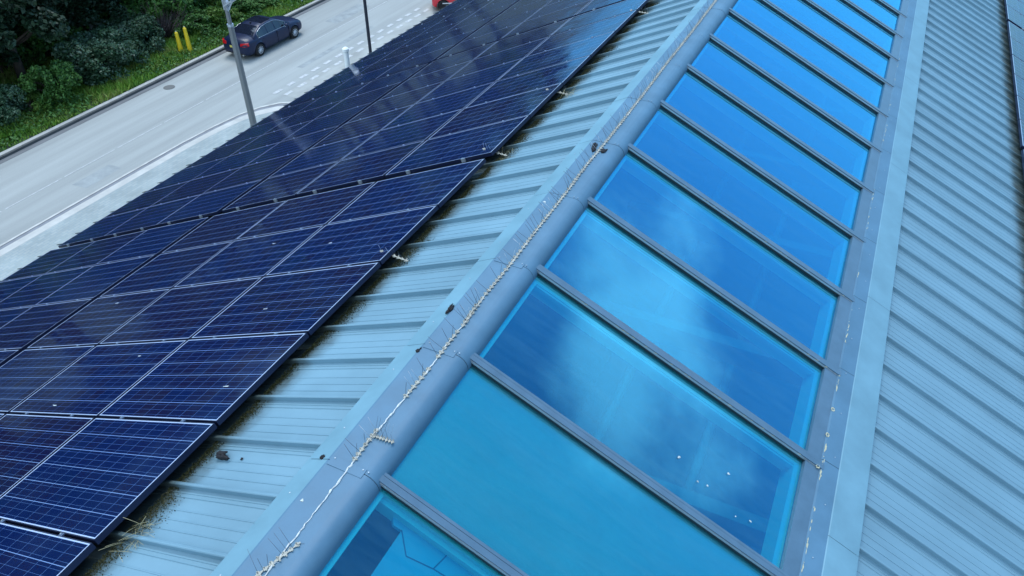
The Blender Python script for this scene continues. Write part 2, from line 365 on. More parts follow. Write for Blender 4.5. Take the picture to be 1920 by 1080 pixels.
# boarded opening under the nearest pane
mb = MB(); poly = [(.245, .50), (.436, .70), (.438, 1.005), (.384, 1.003), (.360, 1.03), (.350, 1.085), (2.5, 1.085), (2.5, .10), (.245, .10)]
n = len(poly); vs = [RP(s, y, -.10) for s, y in poly]+[RP(s, y, -.13) for s, y in poly]
mb.add(vs, [tuple(range(n)), tuple(range(2*n-1, n-1, -1))]+[(i, i+n, (i+1) % n+n, (i+1) % n) for i in range(n)])
o = mb.build('lining_board', mat('lining_board', (.16, .42, .55), .6, noise=(3, .08)), skf)
mb = MB()
for a, b in (((.436, 1.006), (.535, .901)), ((.535, .901), (.696, .932)), ((.696, .932), (.781, .938)), ((.696, .932), (.732, 1.086)), ((.781, .938), (1.3, .80))):
    mb.tube(RP(a[0], a[1], -.098), RP(b[0], b[1], -.098), .0035, n=5)
mb.build('board_crack', mat('crack', (.03, .12, .2), .8), skf)
# dim room below
room_m = mat('dim_interior', (.05, .07, .09), .8, noise=(.6, .3))
mb = MB(); mb.box((-.4, Y0+.3, -5.2), (3.4, Y1-.3, -5.1)); mb.box((-.5, Y0+.3, -5.2), (-.35, Y1-.3, -.35)); mb.box((3.3, Y0+.3, -5.2), (3.45, Y1-.3, -1.7))
bpart(mb, 'interior_lining', room_m)
mb = MB()
for k in range(16): mb.box((-.3, k*2.1-1, -2.3), (3.25, k*2.1-.86, -2.05))
for x in (.6, 1.6, 2.5): mb.tube((x, Y0+.5, -2.6), (x, Y1-.5, -2.6), .05, n=8)
bpart(mb, 'interior_beam', mat('interior_steel', (.13, .15, .17), .6))

# ------------------------------------------------------------------ solar panels
def panel_meshes():
    f = MB(); t = .007; D = .040
    f.box((0, 0, -D), (PL, t, .0)); f.box((0, PW-t, -D), (PL, PW, .0)); f.box((0, t, -D), (t, PW-t, .0)); f.box((PL-t, t, -D), (PL, PW-t, .0))
    f.box((t, t, -.012), (PL-t, PW-t, -.007))
    c = MB(); c.add([(t-.0005, t-.0005, -.0015), (PL-t+.0005, t-.0005, -.0015), (PL-t+.0005, PW-t+.0005, -.0015), (t-.0005, PW-t+.0005, -.0015)], [(0, 1, 2, 3)])
    k = MB(); k.box((-.020, -.012, -.006), (.020, .012, .0035)); k.tube((0, 0, .0035), (0, 0, .011), .0065, n=6, mi=1)
    g = MB(); g.box((-.022, -.012, -.035), (.022, .010, .0045)); g.box((-.05, -.055, -.062), (.05, -.002, -.045)); g.tube((0, -.004, .0045), (0, -.004, .012), .0065, n=6)
    return f.mesh('frame', frame_m), c.mesh('cells', cells_m), k.mesh('clamp', [clamp_m, alu_m]), g.mesh('end_clamp', alu_m)
FR, CE, CL, EC = panel_meshes()
class Tie: pass
def panel(P, rot, s, y, h, label, group, first=False, last=False):
    o = empty('solar_panel', (0, 0, 0), label=label, cat='solar panel', group=group)
    rm = rot.to_4x4()
    jit = random.Random(hash((round(s, 2), round(y, 2))) & 0xffff)
    rm = rm @ Matrix.Rotation(jit.gauss(0, .0016), 4, 'X') @ Matrix.Rotation(jit.gauss(0, .0012), 4, 'Y')
    # left slope: local y runs towards the viewer, so the origin sits at the far corner
    yo = y+PW if P is LP else y
    rm.translation = P(s, yo, h+jit.uniform(-.0015, .0015)); o.matrix_world = rm
    instance('frame', FR, o); instance('cell_sheet', CE, o)
    far, near = (-.006, PW+.012) if P is LP else (PW+.006, -.012)
    for x in (PL*.24, PL*.76):
        if not last:
            c = instance('clamp', CL, o); c.location = (x, far, 0)
        if first:
            c = instance('end_clamp', EC, o); c.location = (x, near, 0)
            if P is LP: c.rotation_euler = (0, 0, math.pi)
    return o
COLS = [(1.305, 'column nearest the ridge'), (2.850, 'second column from ridge'), (4.395, 'column just above walkway gap'),
        (6.035, 'column just below walkway gap'), (7.557, 'second column from eave'), (9.079, 'lowest column at eave')]
BL = [(-.7005, .9755, 'near block'), (5.277, .9700, 'second block'), (11.20, .955, 'third block'), (17.03, .95, 'farthest block')]
ORD = ['first', 'second', 'third', 'fourth', 'fifth', 'sixth']
from bpy_extras.object_utils import world_to_camera_view
bpy.context.view_layer.update()
def seen(pts, m=.03):
    q = [world_to_camera_view(SC, cam, Vector(p)) for p in pts]; q = [a for a in q if a.z > 0]
    if not q: return False
    return max(a.x for a in q) > -m and min(a.x for a in q) < 1+m and max(a.y for a in q) > -m and min(a.y for a in q) < 1+m
npan = 0
for ci, (s, cn) in enumerate(COLS):
    for bi, (yb, pt, bn) in enumerate(BL):
        for r in range(6):
            y = yb+r*pt
            if not seen([LP(s, y, .13), LP(s+PL, y, .13), LP(s, y+PW, .13), LP(s+PL, y+PW, .13)]): continue
            panel(LP, ROTL, s, y, .13, 'dark blue solar panel, %s of the %s, %s' % (ORD[r], bn, cn), 'solar panels on the left roof slope', r == 0, r == 5); npan += 1
for yb, pt, bn in [(5.40, .9755, 'near block'), (11.36, .9755, 'middle block'), (17.33, .9755, 'far block')]:
    for r in range(6):
        y = yb+r*pt
        if not seen([RP(4.885, y, .13), RP(4.885, y+PW, .13)], .09): continue
        panel(RP, ROTR, 4.885, y, .13, 'pale reflecting solar panel at right picture edge, %s of the %s' % (ORD[r], bn), 'solar panels on the right roof slope', r == 0, r == 5)
for i, (s, cn) in enumerate(COLS):
    for kx in (.24, .76):
        mb = MB(); mb.box((s+PL*kx-.02, -1.2, .062), (s+PL*kx+.02, 23.0, .088), 0, lambda a, b, c: LP(a, b, c))
        o = mb.build('mounting_rail', rail_m); tag(o, 'dark mounting rail under the %s side of the %s' % ('upper' if kx < .5 else 'lower', cn.split(',')[0]), 'mounting rail', 'rails under the solar panels')

# ------------------------------------------------------------------ ground, road, kerbs
ground_m = mat('soil_and_grass', (.012, .028, .012), .95, noise=(1.2, .5), bump=(8, .6))
def asphalt(name, col, marks=True):
    m = mat(name, col, .9, noise=(.55, .17, (2.4, .11, 1)), bump=(60, .15)); t = m.node_tree; b = t.nodes['Principled BSDF']
    src = b.inputs['Base Color'].links[0].from_socket
    n = t.nodes.new('ShaderNodeTexNoise'); n.inputs['Scale'].default_value = 28; n.inputs['Detail'].default_value = 3; g = t.nodes.new('ShaderNodeNewGeometry'); t.links.new(g.outputs['Position'], n.inputs['Vector'])
    r = t.nodes.new('ShaderNodeMapRange'); r.inputs['To Min'].default_value = .82; r.inputs['To Max'].default_value = 1.18; t.links.new(n.outputs[0], r.inputs['Value'])
    x = t.nodes.new('ShaderNodeVectorMath'); x.operation = 'SCALE'; t.links.new(src, x.inputs[0]); t.links.new(r.outputs[0], x.inputs['Scale']); t.links.new(x.outputs[0], b.inputs['Base Color'])
    return m
road_m = asphalt('worn_asphalt', (.335, .352, .340)); kerb_m = mat('kerb_concrete', (.40, .40, .38), .85, noise=(3, .15)); kerb_dark_m = mat('kerb_side_dark', (.085, .09, .09), .95, noise=(2, .2))  # kerb blocks in a darker tone than the strip behind
def sheet(name, pts, z, m, label=None, kind='structure', **kw):
    mb = MB(); mb.add([(x, y, z) for x, y in pts], [tuple(range(len(pts)))]); o = mb.build(name, m); tag(o, label, kw.get('cat'), None, kind); return o
sheet('ground', [(-400, -300), (400, -300), (400, 600), (-400, 600)], GZ-.05, ground_m)
KX = -28.42
sheet('road', [(KX, -60), (-9, -60), (-9, 140), (KX, 140)], GZ, road_m)
sheet('grass_verge', [(-120, -60), (KX-.42, -60), (KX-.42, 140), (-120, 140)], GZ+.06, ground_m)
mb = MB()
def prism(mb, pts, z0, z1, mi=0):
    n = len(pts); mb.add([(x, y, z0) for x, y in pts]+[(x, y, z1) for x, y in pts], [tuple(range(n, 2*n))]+[(i, (i+1) % n, (i+1) % n+n, i+n) for i in range(n)], mi)
y = -20.0
rk = random.Random(8)
while y < 110:
    mb.box((KX-.14, y+.006, GZ-.05), (KX, y+.909, GZ+.105+rk.uniform(-.004, .004)), 0); y += .915
mb.box((KX-.43, -20, GZ-.05), (KX-.142, 110, GZ+.07), 1)
mb.box((KX+.004, -20, GZ+.001), (KX+.30, 110, GZ+.006), 2)
o = mb.build('kerb', [kerb_dark_m, kerb_m, mat('gutter_grime', (.16, .165, .17), .95, noise=(1.5, .3, (3, .3, 1)))]); tag(o, None, None, None, 'structure')
# near kerb with its radius and the block paving behind it
ko = [(-22.96, -20), (-22.96, 10.5), (-22.86, 15.95), (-22.80, 18.9), (-22.66, 20.6), (-22.45, 22.0), (-22.1, 23.0), (-21.6, 23.75), (-20.9, 24.2), (-19.8, 24.45), (-9.9, 24.5)]
ki = [(-22.35, -20), (-22.35, 10.5), (-22.25, 15.95), (-22.2, 18.6), (-22.08, 20.3), (-21.9, 21.5), (-21.6, 22.3), (-21.2, 22.9), (-20.6, 23.25), (-19.8, 23.4), (-9.9, 23.45)]
mb = MB()
def mixp(a, b, t): return [(p[0]*(1-t)+q[0]*t, p[1]*(1-t)+q[1]*t) for p, q in zip(a, b)]
k1 = mixp(ko, ki, .16); k2 = mixp(ko, ki, .44)
for a, b, z, mi in ((ko, k1, GZ+.10, 0), (k1, k2, GZ+.085, 1), (k2, ki, GZ+.095, 2)):
    n = len(a); vs = [(x, y, z) for x, y in a]+[(x, y, z) for x, y in b]+[(x, y, GZ-.02) for x, y in a]
    mb.add(vs, [(i, n+i, n+i+1, i+1) for i in range(n-1)]+[(i, i+1, 2*n+i+1, 2*n+i) for i in range(n-1)], mi)
o = mb.build('near_kerb', [mat('pale_kerb', (.50, .50, .47), .8, noise=(2.5, .22, (1, 1, 1))), mat('kerb_joint_band', (.22, .23, .25), .9, noise=(2, .2)), mat('pale_edging', (.50, .49, .46), .85, noise=(1.4, .15))]); tag(o, None, None, None, 'structure')
pav_m = bpy.data.materials.new('block_paving'); pav_m.use_nodes = True; t = pav_m.node_tree; b = t.nodes['Principled BSDF']; b.inputs['Roughness'].default_value = .9
br = t.nodes.new('ShaderNodeTexBrick'); g = t.nodes.new('ShaderNodeNewGeometry'); mp2 = t.nodes.new('ShaderNodeMapping'); mp2.inputs['Rotation'].default_value = (0, 0, R(90)); t.links.new(g.outputs['Position'], mp2.inputs[0]); t.links.new(mp2.outputs[0], br.inputs['Vector'])
br.inputs['Color1'].default_value = (.30, .34, .33, 1); br.inputs['Color2'].default_value = (.36, .395, .385, 1); br.inputs['Mortar'].default_value = (.27, .33, .35, 1); br.inputs['Scale'].default_value = 1; br.inputs['Brick Width'].default_value = .26; br.inputs['Row Height'].default_value = .13; br.inputs['Mortar Size'].default_value = .012
n = t.nodes.new('ShaderNodeTexNoise'); n.inputs['Scale'].default_value = .9; n.inputs['Detail'].default_value = 5; t.links.new(g.outputs['Position'], n.inputs['Vector'])
r_ = t.nodes.new('ShaderNodeMapRange'); r_.inputs['To Min'].default_value = .7; r_.inputs['To Max'].default_value = 1.3; t.links.new(n.outputs[0], r_.inputs['Value'])
x_ = t.nodes.new('ShaderNodeVectorMath'); x_.operation = 'SCALE'; t.links.new(br.outputs[0], x_.inputs[0]); t.links.new(r_.outputs[0], x_.inputs['Scale']); t.links.new(x_.outputs[0], b.inputs['Base Color'])
sheet('pavement', ki+[(-9.9, -20)], GZ+.092, pav_m)
# paler concrete strip where the side entrance meets the road
sheet('side_entrance', [(-22.15, 24.6), (-9.9, 24.6), (-9.9, 90), (-22.15, 90)], GZ+.005, mat('entrance_concrete', (.36, .37, .35), .9, noise=(1.1, .20, (1, .5, 1)), bump=(30, .1)))
paint = mat('worn_road_paint', (.50, .51, .51), .8, noise=(6, .25)); mb = MB()
for k in range(14):
    y = 24.5+k*.985
    w = .10
    mb.box((-22.56-w, y+rk.uniform(-.04, .04), GZ+.010), (-22.56+w, y+.55, GZ+.013)); mb.box((-22.0-w*.9, y+.12, GZ+.010), (-22.0+w*.9, y+.68+rk.uniform(-.05, .05), GZ+.013))
for k in range(40):
    y = -6+k*2.6; mb.box((-25.00, y, GZ+.004), (-24.955, y+2.45, GZ+.007))
pt_m = mat('asphalt_patch', (.31, .335, .335), .95, noise=(2, .2), bump=(50, .2)); mq = MB()
for (x0, y0, w_, l_) in ((-24.2, 14.5, .7, 1.8), (-26.3, 33.5, .9, 3.4), (-23.6, 27.5, .35, 6.5)):
    mq.add([(x0+rk.uniform(-.05, .05), y0, GZ+.0038), (x0+w_, y0+rk.uniform(-.1, .1), GZ+.0038), (x0+w_+rk.uniform(-.06, .06), y0+l_, GZ+.0038), (x0, y0+l_+rk.uniform(-.1, .1), GZ+.0038)], [(0, 1, 2, 3)])
tag(mq.build('road_patch', pt_m), None, None, None, 'structure')
o = mb.build('road_marking', paint); tag(o, None, None, None, 'structure')
mb = MB(); mb.tube((-27.53, 22.85, GZ+.002), (-27.53, 22.85, GZ+.010),   .27, n=24); mb.tube((-27.53, 22.85, GZ+.010), (-27.53, 22.85, GZ+.013), .21, n=24)
tag(mb.build('manhole_cover', mat('cast_iron', (.16, .165, .16), .8, .2)), 'round dark manhole cover in the road near the far kerb', 'manhole cover')

# ------------------------------------------------------------------ vegetation
def leaf_mat(name, cols, rough=.55, spec=.35):
    m = bpy.data.materials.new(name); m.use_nodes = True; t = m.node_tree; b = t.nodes['Principled BSDF']; nn = t.nodes.new
    g = nn('ShaderNodeNewGeometry'); r = nn('ShaderNodeValToRGB'); e = r.color_ramp.elements; e[0].color = (*cols[0], 1); e[1].color = (*cols[-1], 1)
    for i, c in enumerate(cols[1:-1]): x = e.new((i+1)/(len(cols)-1)); x.color = (*c, 1)
    nz = nn('ShaderNodeTexNoise'); nz.inputs['Scale'].default_value = .7; nz.inputs['Detail'].default_value = 3; t.links.new(g.outputs['Position'], nz.inputs['Vector'])
    a = nn('ShaderNodeMath'); a.operation = 'MULTIPLY_ADD'; t.links.new(g.outputs['Random Per Island'], a.inputs[0]); a.inputs[1].default_value = .55
    mm = nn('ShaderNodeMapRange'); mm.inputs['From Min'].default_value = .3; mm.inputs['From Max'].default_value = .7; mm.inputs['To Max'].default_value = .5; t.links.new(nz.outputs[0], mm.inputs['Value']); t.links.new(mm.outputs[0], a.inputs[2])
    t.links.new(a.outputs[0], r.inputs[0]); t.links.new(r.outputs[0], b.inputs['Base Color']); b.inputs['Roughness'].default_value = rough; b.inputs['Specular IOR Level'].default_value = spec
    return m
def fast_mesh(name, V, nper, m):
    nf = len(V)//nper; me = bpy.data.meshes.new(name); me.vertices.add(len(V)); me.vertices.foreach_set('co', V.astype(np.float32).ravel())
    me.loops.add(len(V)); me.loops.foreach_set('vertex_index', np.arange(len(V), dtype=np.int32))
    me.polygons.add(nf); me.polygons.foreach_set('loop_start', np.arange(0, len(V), nper, dtype=np.int32)); me.polygons.foreach_set('loop_total', np.full(nf, nper, dtype=np.int32))
    me.materials.append(m); me.update(calc_edges=True); return me
def leaves(C, size, rng, flat=.5):
    n = len(C); nrm = rng.normal(size=(n, 3)); nrm[:, 2] = np.abs(nrm[:, 2])+flat; nrm /= np.linalg.norm(nrm, axis=1)[:, None]
    a = np.cross(nrm, rng.normal(size=(n, 3))); a /= np.linalg.norm(a, axis=1)[:, None]; b = np.cross(nrm, a)
    s = (size*rng.uniform(.6, 1.4, n))[:, None]
    V = np.stack([C-a*s*.5, C+b*s*.28, C+a*s*.5+nrm*s*-.1, C-b*s*.28], 1).reshape(-1, 3); return V
def crown_pts(rng, n, rad, nclump, up=.55, hollow=.55):
    d = rng.normal(size=(nclump, 3)); d /= np.linalg.norm(d, axis=1)[:, None]; d[:, 2] = np.where(d[:, 2] < -.35, -d[:, 2], d[:, 2])
    cc = d*rng.uniform(hollow, 1, nclump)[:, None]*np.array(rad)
    idx = rng.integers(0, nclump, n); cr = rng.uniform(.16, .34, nclump)[idx][:, None]*np.mean(rad)
    q = rng.normal(size=(n, 3)); q /= np.linalg.norm(q, axis=1)[:, None]; q *= rng.uniform(.35, 1, n)[:, None]**.5
    return cc[idx]+q*cr*np.array([1, 1, up]), cc
bark = mat('bark', (.07, .055, .04), .9, noise=(6, .4))
def plant_meshes(name, seed, rad, trunk, n, size, nclump, lm, up=.75):
    rng = np.random.default_rng(seed); P, cc = crown_pts(rng, n, rad, nclump, up)
    P[:, 2] += trunk; cc = cc.copy(); cc[:, 2] += trunk
    cm = fast_mesh(name, leaves(P, size, rng), 4, lm)
    t = MB(); r0 = .05*rad[0]+.03; t.path([(0, 0, -.2), (.03*trunk, 0, trunk*.4), (0, .04*trunk, trunk*.9), (0, 0, trunk+rad[2]*.4)], [r0*1.3, r0, r0*.75, r0*.3], 8)
    for c in cc[:14]: t.path([(0, 0, trunk*.55), tuple(c*np.array([.45, .45, .75])), tuple(c)], [r0*.45, r0*.28, r0*.08], 5)
    return cm, t.mesh('trunk', bark)
G_dark = leaf_mat('dark_leaves', [(.006, .020, .010), (.012, .036, .016), (.022, .055, .026)])
G_mid = leaf_mat('green_leaves', [(.018, .06, .014), (.05, .14, .024), (.10, .21, .04)])
G_blue = leaf_mat('grey_green_leaves', [(.012, .040, .014), (.03, .085, .034), (.11, .17, .13)])
G_lime = leaf_mat('lime_leaves', [(.03, .085, .012), (.07, .16, .02), (.15, .22, .035)])
KIN = {
 'wood': plant_meshes('crown', 1, (4.2, 4.2, 4.6), 7.5, 15000, .42, 46, G_dark),
 'wood2': plant_meshes('crown', 2, (3.6, 3.9, 4.0), 6.8, 12000, .38, 40, G_mid),
 'dark': plant_meshes('crown', 3, (2.7, 2.7, 2.2), 3.0, 22000, .22, 70, G_dark),
 'green': plant_meshes('crown', 4, (2.0, 2.0, 1.6), 1.5, 16000, .18, 60, G_mid),
 'bush': plant_meshes('foliage', 5, (1.9, 1.9, 1.25), .65, 22000, .14, 90, G_blue),
 'shrub': plant_meshes('foliage', 6, (1.25, 1.25, .75), .5, 10000, .12, 50, G_mid),
 'lime': plant_meshes('foliage', 7, (1.0, 1.0, .6), .4, 5000, .12, 22, G_lime),
}
def plant(kind, name, x, y, sc, rz, label, cat, group, z=None, part='crown'):
    cm, tm = KIN[kind]; o = empty(name, (x, y, (GZ+.05) if z is None else z), (0, 0, rz), label=label, cat=cat, group=group); o.scale = (sc if hasattr(sc, '__len__') else (sc, sc, sc))
    instance(part, cm, o); instance('trunk' if part == 'crown' else 'stems', tm, o); return o
PLN = [
 ('dark', 'tree', -33.6, 19.8, 1.15, .3, 'dark spreading tree at far left, its branches over the deep shade', 'tree'),
 ('dark', 'tree', -35.0, 24.5, 1.2, 2.1, 'dark tree behind the purple and grey bushes, beside the far left tree', 'tree'),
 ('green', 'tree', -34.2, 28.2, 1.15, 1.0, 'mid green leafy tree at the top edge above the two yellow posts', 'tree'),
 ('dark', 'tree', -34.6, 32.5, 1.05, 3.6, 'dark tree at the top edge behind the lamp post', 'tree'),
 ('green', 'tree', -33.8, 36.8, 1.0, 4.4, 'green tree at the top edge above the dark car', 'tree'),
 ('bush', 'bush', -31.6, 22.6, (1.0, 1.15, 1.0), 0, 'broad grey green bush in the middle of the verge, left of the yellow posts', 'bush'),
 ('bush', 'bush', -32.6, 25.3, .9, 1.9, 'darker bush behind, between the broad grey green bush and yellow posts', 'bush'),
 ('bush', 'bush', -31.7, 16.6, .85, 4.0, 'pale grey bush cut by the left edge of the picture', 'bush'),
 ('shrub', 'shrub', -30.9, 19.4, (1.0, 1.0, 1.35), 0, 'small upright green shrub between the pale bush and broad bush', 'shrub'),
 ('shrub', 'shrub', -31.8, 28.9, (1.1, 1.3, .8), 1, 'low green shrub right behind the two yellow posts', 'shrub'),
 ('lime', 'shrub', -31.2, 30.6, (1.1, 1.1, 1.1), 2, 'yellow green shrub just left of the lamp post top', 'shrub'),
 ('shrub', 'shrub', -31.6, 33.0, (1.1, 1.5, .7), 3, 'green shrub beyond the roof of the dark car', 'shrub'),
 ('shrub', 'shrub', -31.2, 36.0, (1.0, 1.6, .7), 5, 'green shrub on the verge near the small grey post', 'shrub'),
 ('lime', 'shrub', -30.8, 18.0, (.8, .8, .7), 5, 'small lime green shrub beside the pale bush at left', 'shrub'),
]
for k, nm, x, y, sc, rz, lb, ct in PLN:
    plant(k, nm, x, y, sc, rz, lb, ct, {'tree': 'trees beside the road', 'bush': 'bushes on the verge', 'shrub': 'shrubs on the verge'}[nm], part='crown' if nm == 'tree' else 'foliage')
rw = random.Random(12); k = 0
for i in range(16):
    plant('shrub' if i % 3 else 'dark', 'shrub', -34.2-rw.uniform(0, 2.5), 12+i*2.1+rw.uniform(-.6, .6), (1.7, 1.9, 2.0) if i % 3 else (.8, .8, .7), i*1.3, 'leafy undergrowth shrub in the deep shade below the trees', 'shrub', 'undergrowth shrubs below the trees', part='foliage')
for row, x0 in enumerate((-38.5, -44.5, -51)):
    for i in range(14):
        y = -8+i*5.6+rw.uniform(-1.2, 1.2)+row*2.5; x = x0+rw.uniform(-1, 1)
        o = plant('wood' if (i+row) % 3 else 'wood2', 'tree', x, y, rw.uniform(.95, 1.3), rw.uniform(0, 6), 'tall dense tree in the dark wood behind the verge', 'tree', 'tall trees of the wood behind the verge')
# bare brown bush
mb = MB(); rb = random.Random(5)
for i in range(240):
    a = rb.uniform(0, 6.28); e = rb.uniform(.5, 1.4); L_ = rb.uniform(.9, 2.3); p = Vector((rb.uniform(-.35, .35), rb.uniform(-.35, .35), 0)); d = Vector((math.cos(a)*math.cos(e), math.sin(a)*math.cos(e), math.sin(e)))
    q = p+d*L_*.5; r = q+(d+Vector((rb.uniform(-.5, .5), rb.uniform(-.5, .5), rb.uniform(-.2, .3)))).normalized()*L_*.5; mb.path([p, q, r], [.016, .010, .004], 4)
o = mb.build('bare_bush', mat('twigs', (.12, .085, .08), .9)); o.location = (-32.4, 27.4, GZ+.05); tag(o, 'bare brown twiggy bush behind the yellow posts', 'bush')
# verge grass
rng = np.random.default_rng(9); n = 90000
gx = KX-.45-rng.beta(1.1, 1.5, n)*7.0; gy = rng.uniform(9, 46, n); c = np.stack([gx, gy, np.full(n, GZ+.05)], 1)
hn = np.sin(gx*1.7+gy*.6)+np.sin(gy*1.3-gx*.8)+rng.normal(size=n)*.4
hh = (.14+.07*np.clip(hn, -1, 2)+.25*np.clip((KX-1-gx)/6, 0, 1))*rng.uniform(.5, 1.3, n); a = rng.uniform(0, 6.28, n); w = rng.uniform(.02, .05, n)
d = np.stack([np.cos(a)*w, np.sin(a)*w, np.zeros(n)], 1); tip = c+np.stack([rng.normal(size=n)*.35*hh, rng.normal(size=n)*.35*hh, hh], 1)
o = bpy.data.objects.new('verge_grass', fast_mesh('verge_grass', np.stack([c-d, c+d, tip], 1).reshape(-1, 3), 3, leaf_mat('grass_blades', [(.06, .16, .018), (.13, .29, .03), (.23, .35, .05), (.30, .28, .10)]))); link(o); tag(o, 'rough green grass and weeds along the far kerb', 'grass', None, 'stuff')
n = 26000; gx = KX-.6-rng.uniform(0, 1, n)**.8*6.0; gy = rng.uniform(10, 46, n); cz = GZ+.12+rng.uniform(0, .4, n)*np.clip((KX-gx)/4, .15, 1)
sel = (np.sin(gx*2.1+1)+np.sin(gy*1.1)+np.sin(gy*.43+gx)) > -.1
P = np.stack([gx, gy, cz], 1)[sel]; o = bpy.data.objects.new('weeds', fast_mesh('weeds', leaves(P, .17, rng), 4, G_mid)); link(o); tag(o, 'low leafy weeds growing through the verge grass', 'weeds', None, 'stuff')

# ------------------------------------------------------------------ posts and lamps
yel = mat('yellow_plastic', (.78, .55, .02), .45, noise=(4, .08)); capm = mat('pale_cap', (.6, .6, .5), .5)
for (x, y, h, lean, lb) in ((-30.04, 26.25, 1.12, -.02, 'shorter paler yellow marker post, the left of the pair on the verge'), (-29.67, 26.52, 1.33, -.03, 'taller yellow marker post, the right of the pair on the verge')):
    e_ = empty('marker_post', (x, y, GZ+.05), (lean, lean, 0), label=lb, cat='marker post', group='yellow posts on the verge')
    mb = MB(); mb.tube((0, 0, 0), (0, 0, h*.93), .125, .085, 12); mb.tube((0, 0, h*.93), (0, 0, h), .085, .03, 12); mb.build('post', yel, e_)
    mb = MB(); mb.tube((0, 0, h), (0, 0, h+.03), .035, .02, 10); mb.build('cap', capm, e_)
e_ = empty('small_post', (-29.24, 35.3, GZ+.05), label='thin pale grey post in the grass at the top edge, right of the car', cat='post')
mb = MB(); mb.tube((0, 0, 0), (0, 0, 1.6), .05, .05, 10); mb.build('shaft', mat('galvanised', (.45, .48, .5), .5, .4), e_)
mb = MB(); mb.tube((0, 0, 1.6), (0, 0, 1.63), .06, .04, 10); mb.build('cap', alu_m, e_)
def octa(mb, p, q, r0, r1): mb.tube(p, q, r0, r1, 8, smooth=False)
e_ = empty('lamp_post', (-16.75, 17.2, GZ+.09), (R(.4), 0, 0), label='grey eight sided lamp post left of dark car, with a small angled lamp head', cat='lamp post', group='street lamp posts')
pm = mat('galvanised_steel', (.20, .21, .215), .5, .3, noise=(3, .15, (1, 1, .3)))
mb = MB(); octa(mb, (0, 0, 0), (0, 0, 1.6), .15, .145); octa(mb, (0, 0, 1.6), (0, 0, 6.45), .125, .095); mb.build('pole', pm, e_)
mb = MB(); octa(mb, (0, 0, 6.45), (0, 0, 6.53), .105, .105); mb.build('collar', alu_m, e_)
mb = MB(); octa(mb, (0, 0, 6.53), (0, 0, 7.35), .070, .062); mb.build('pole_top', pm, e_)
mb = MB(); mb.box((-.07, -.06, 6.98), (.10, .06, 7.30)); mb.tube((.04, 0, 6.95), (.34, .07, 7.40), .03, n=8); mb.build('bracket', alu_m, e_)
mb = MB(); mb.add([(.02, -.14, 7.10), (.42, -.14, 7.34), (.42, .16, 7.34), (.02, .16, 7.10), (.02, -.14, 7.14), (.42, -.14, 7.40), (.42, .16, 7.40), (.02, .16, 7.14)], [(3, 2, 1, 0), (4, 5, 6, 7), (0, 1, 5, 4), (1, 2, 6, 5), (2, 3, 7, 6), (3, 0, 4, 7)]); mb.build('lamp_head', mat('lamp_housing', (.42, .46, .5), .4, .3), e_)
e_ = empty('lamp_post', (-15.62, 23.02, GZ+.09), label='slim black lamp post rising past the top edge, right of the white pipe', cat='lamp post', group='street lamp posts')
pb = mat('black_paint', (.012, .016, .03), .4)
mb = MB(); mb.tube((0, 0, 0), (0, 0, 1.1), .095, .095, 14); mb.tube((0, 0, 1.1), (0, 0, 8.2), .070, .055, 14); mb.build('pole', pb, e_)
mb = MB(); mb.tube((0, 0, 8.2), (0, 0, 8.3), .08, .06, 14); mb.box((-.08, -.12, 8.26), (.55, .12, 8.36)); mb.build('lamp_head', pb, e_)
# white soil vent pipe at the eave
e_ = empty('vent_pipe', (-10.45, 14.87, -6.0), label='white vent pipe with a round cap rising beside the eave', cat='vent pipe')
wp = mat('white_pvc', (.82, .84, .82), .3)
mb = MB(); mb.tube((0, 0, 0), (0, 0, 1.66), .068, n=18); mb.build('pipe', wp, e_)
mb = MB(); mb.tube((0, 0, 1.60), (0, 0, 1.63), .066, .085, 18); mb.tube((0, 0, 1.63), (0, 0, 1.70), .088, .088, 18); mb.tube((0, 0, 1.70), (0, 0, 1.735), .088, .04, 18); mb.build('cap', wp, e_)

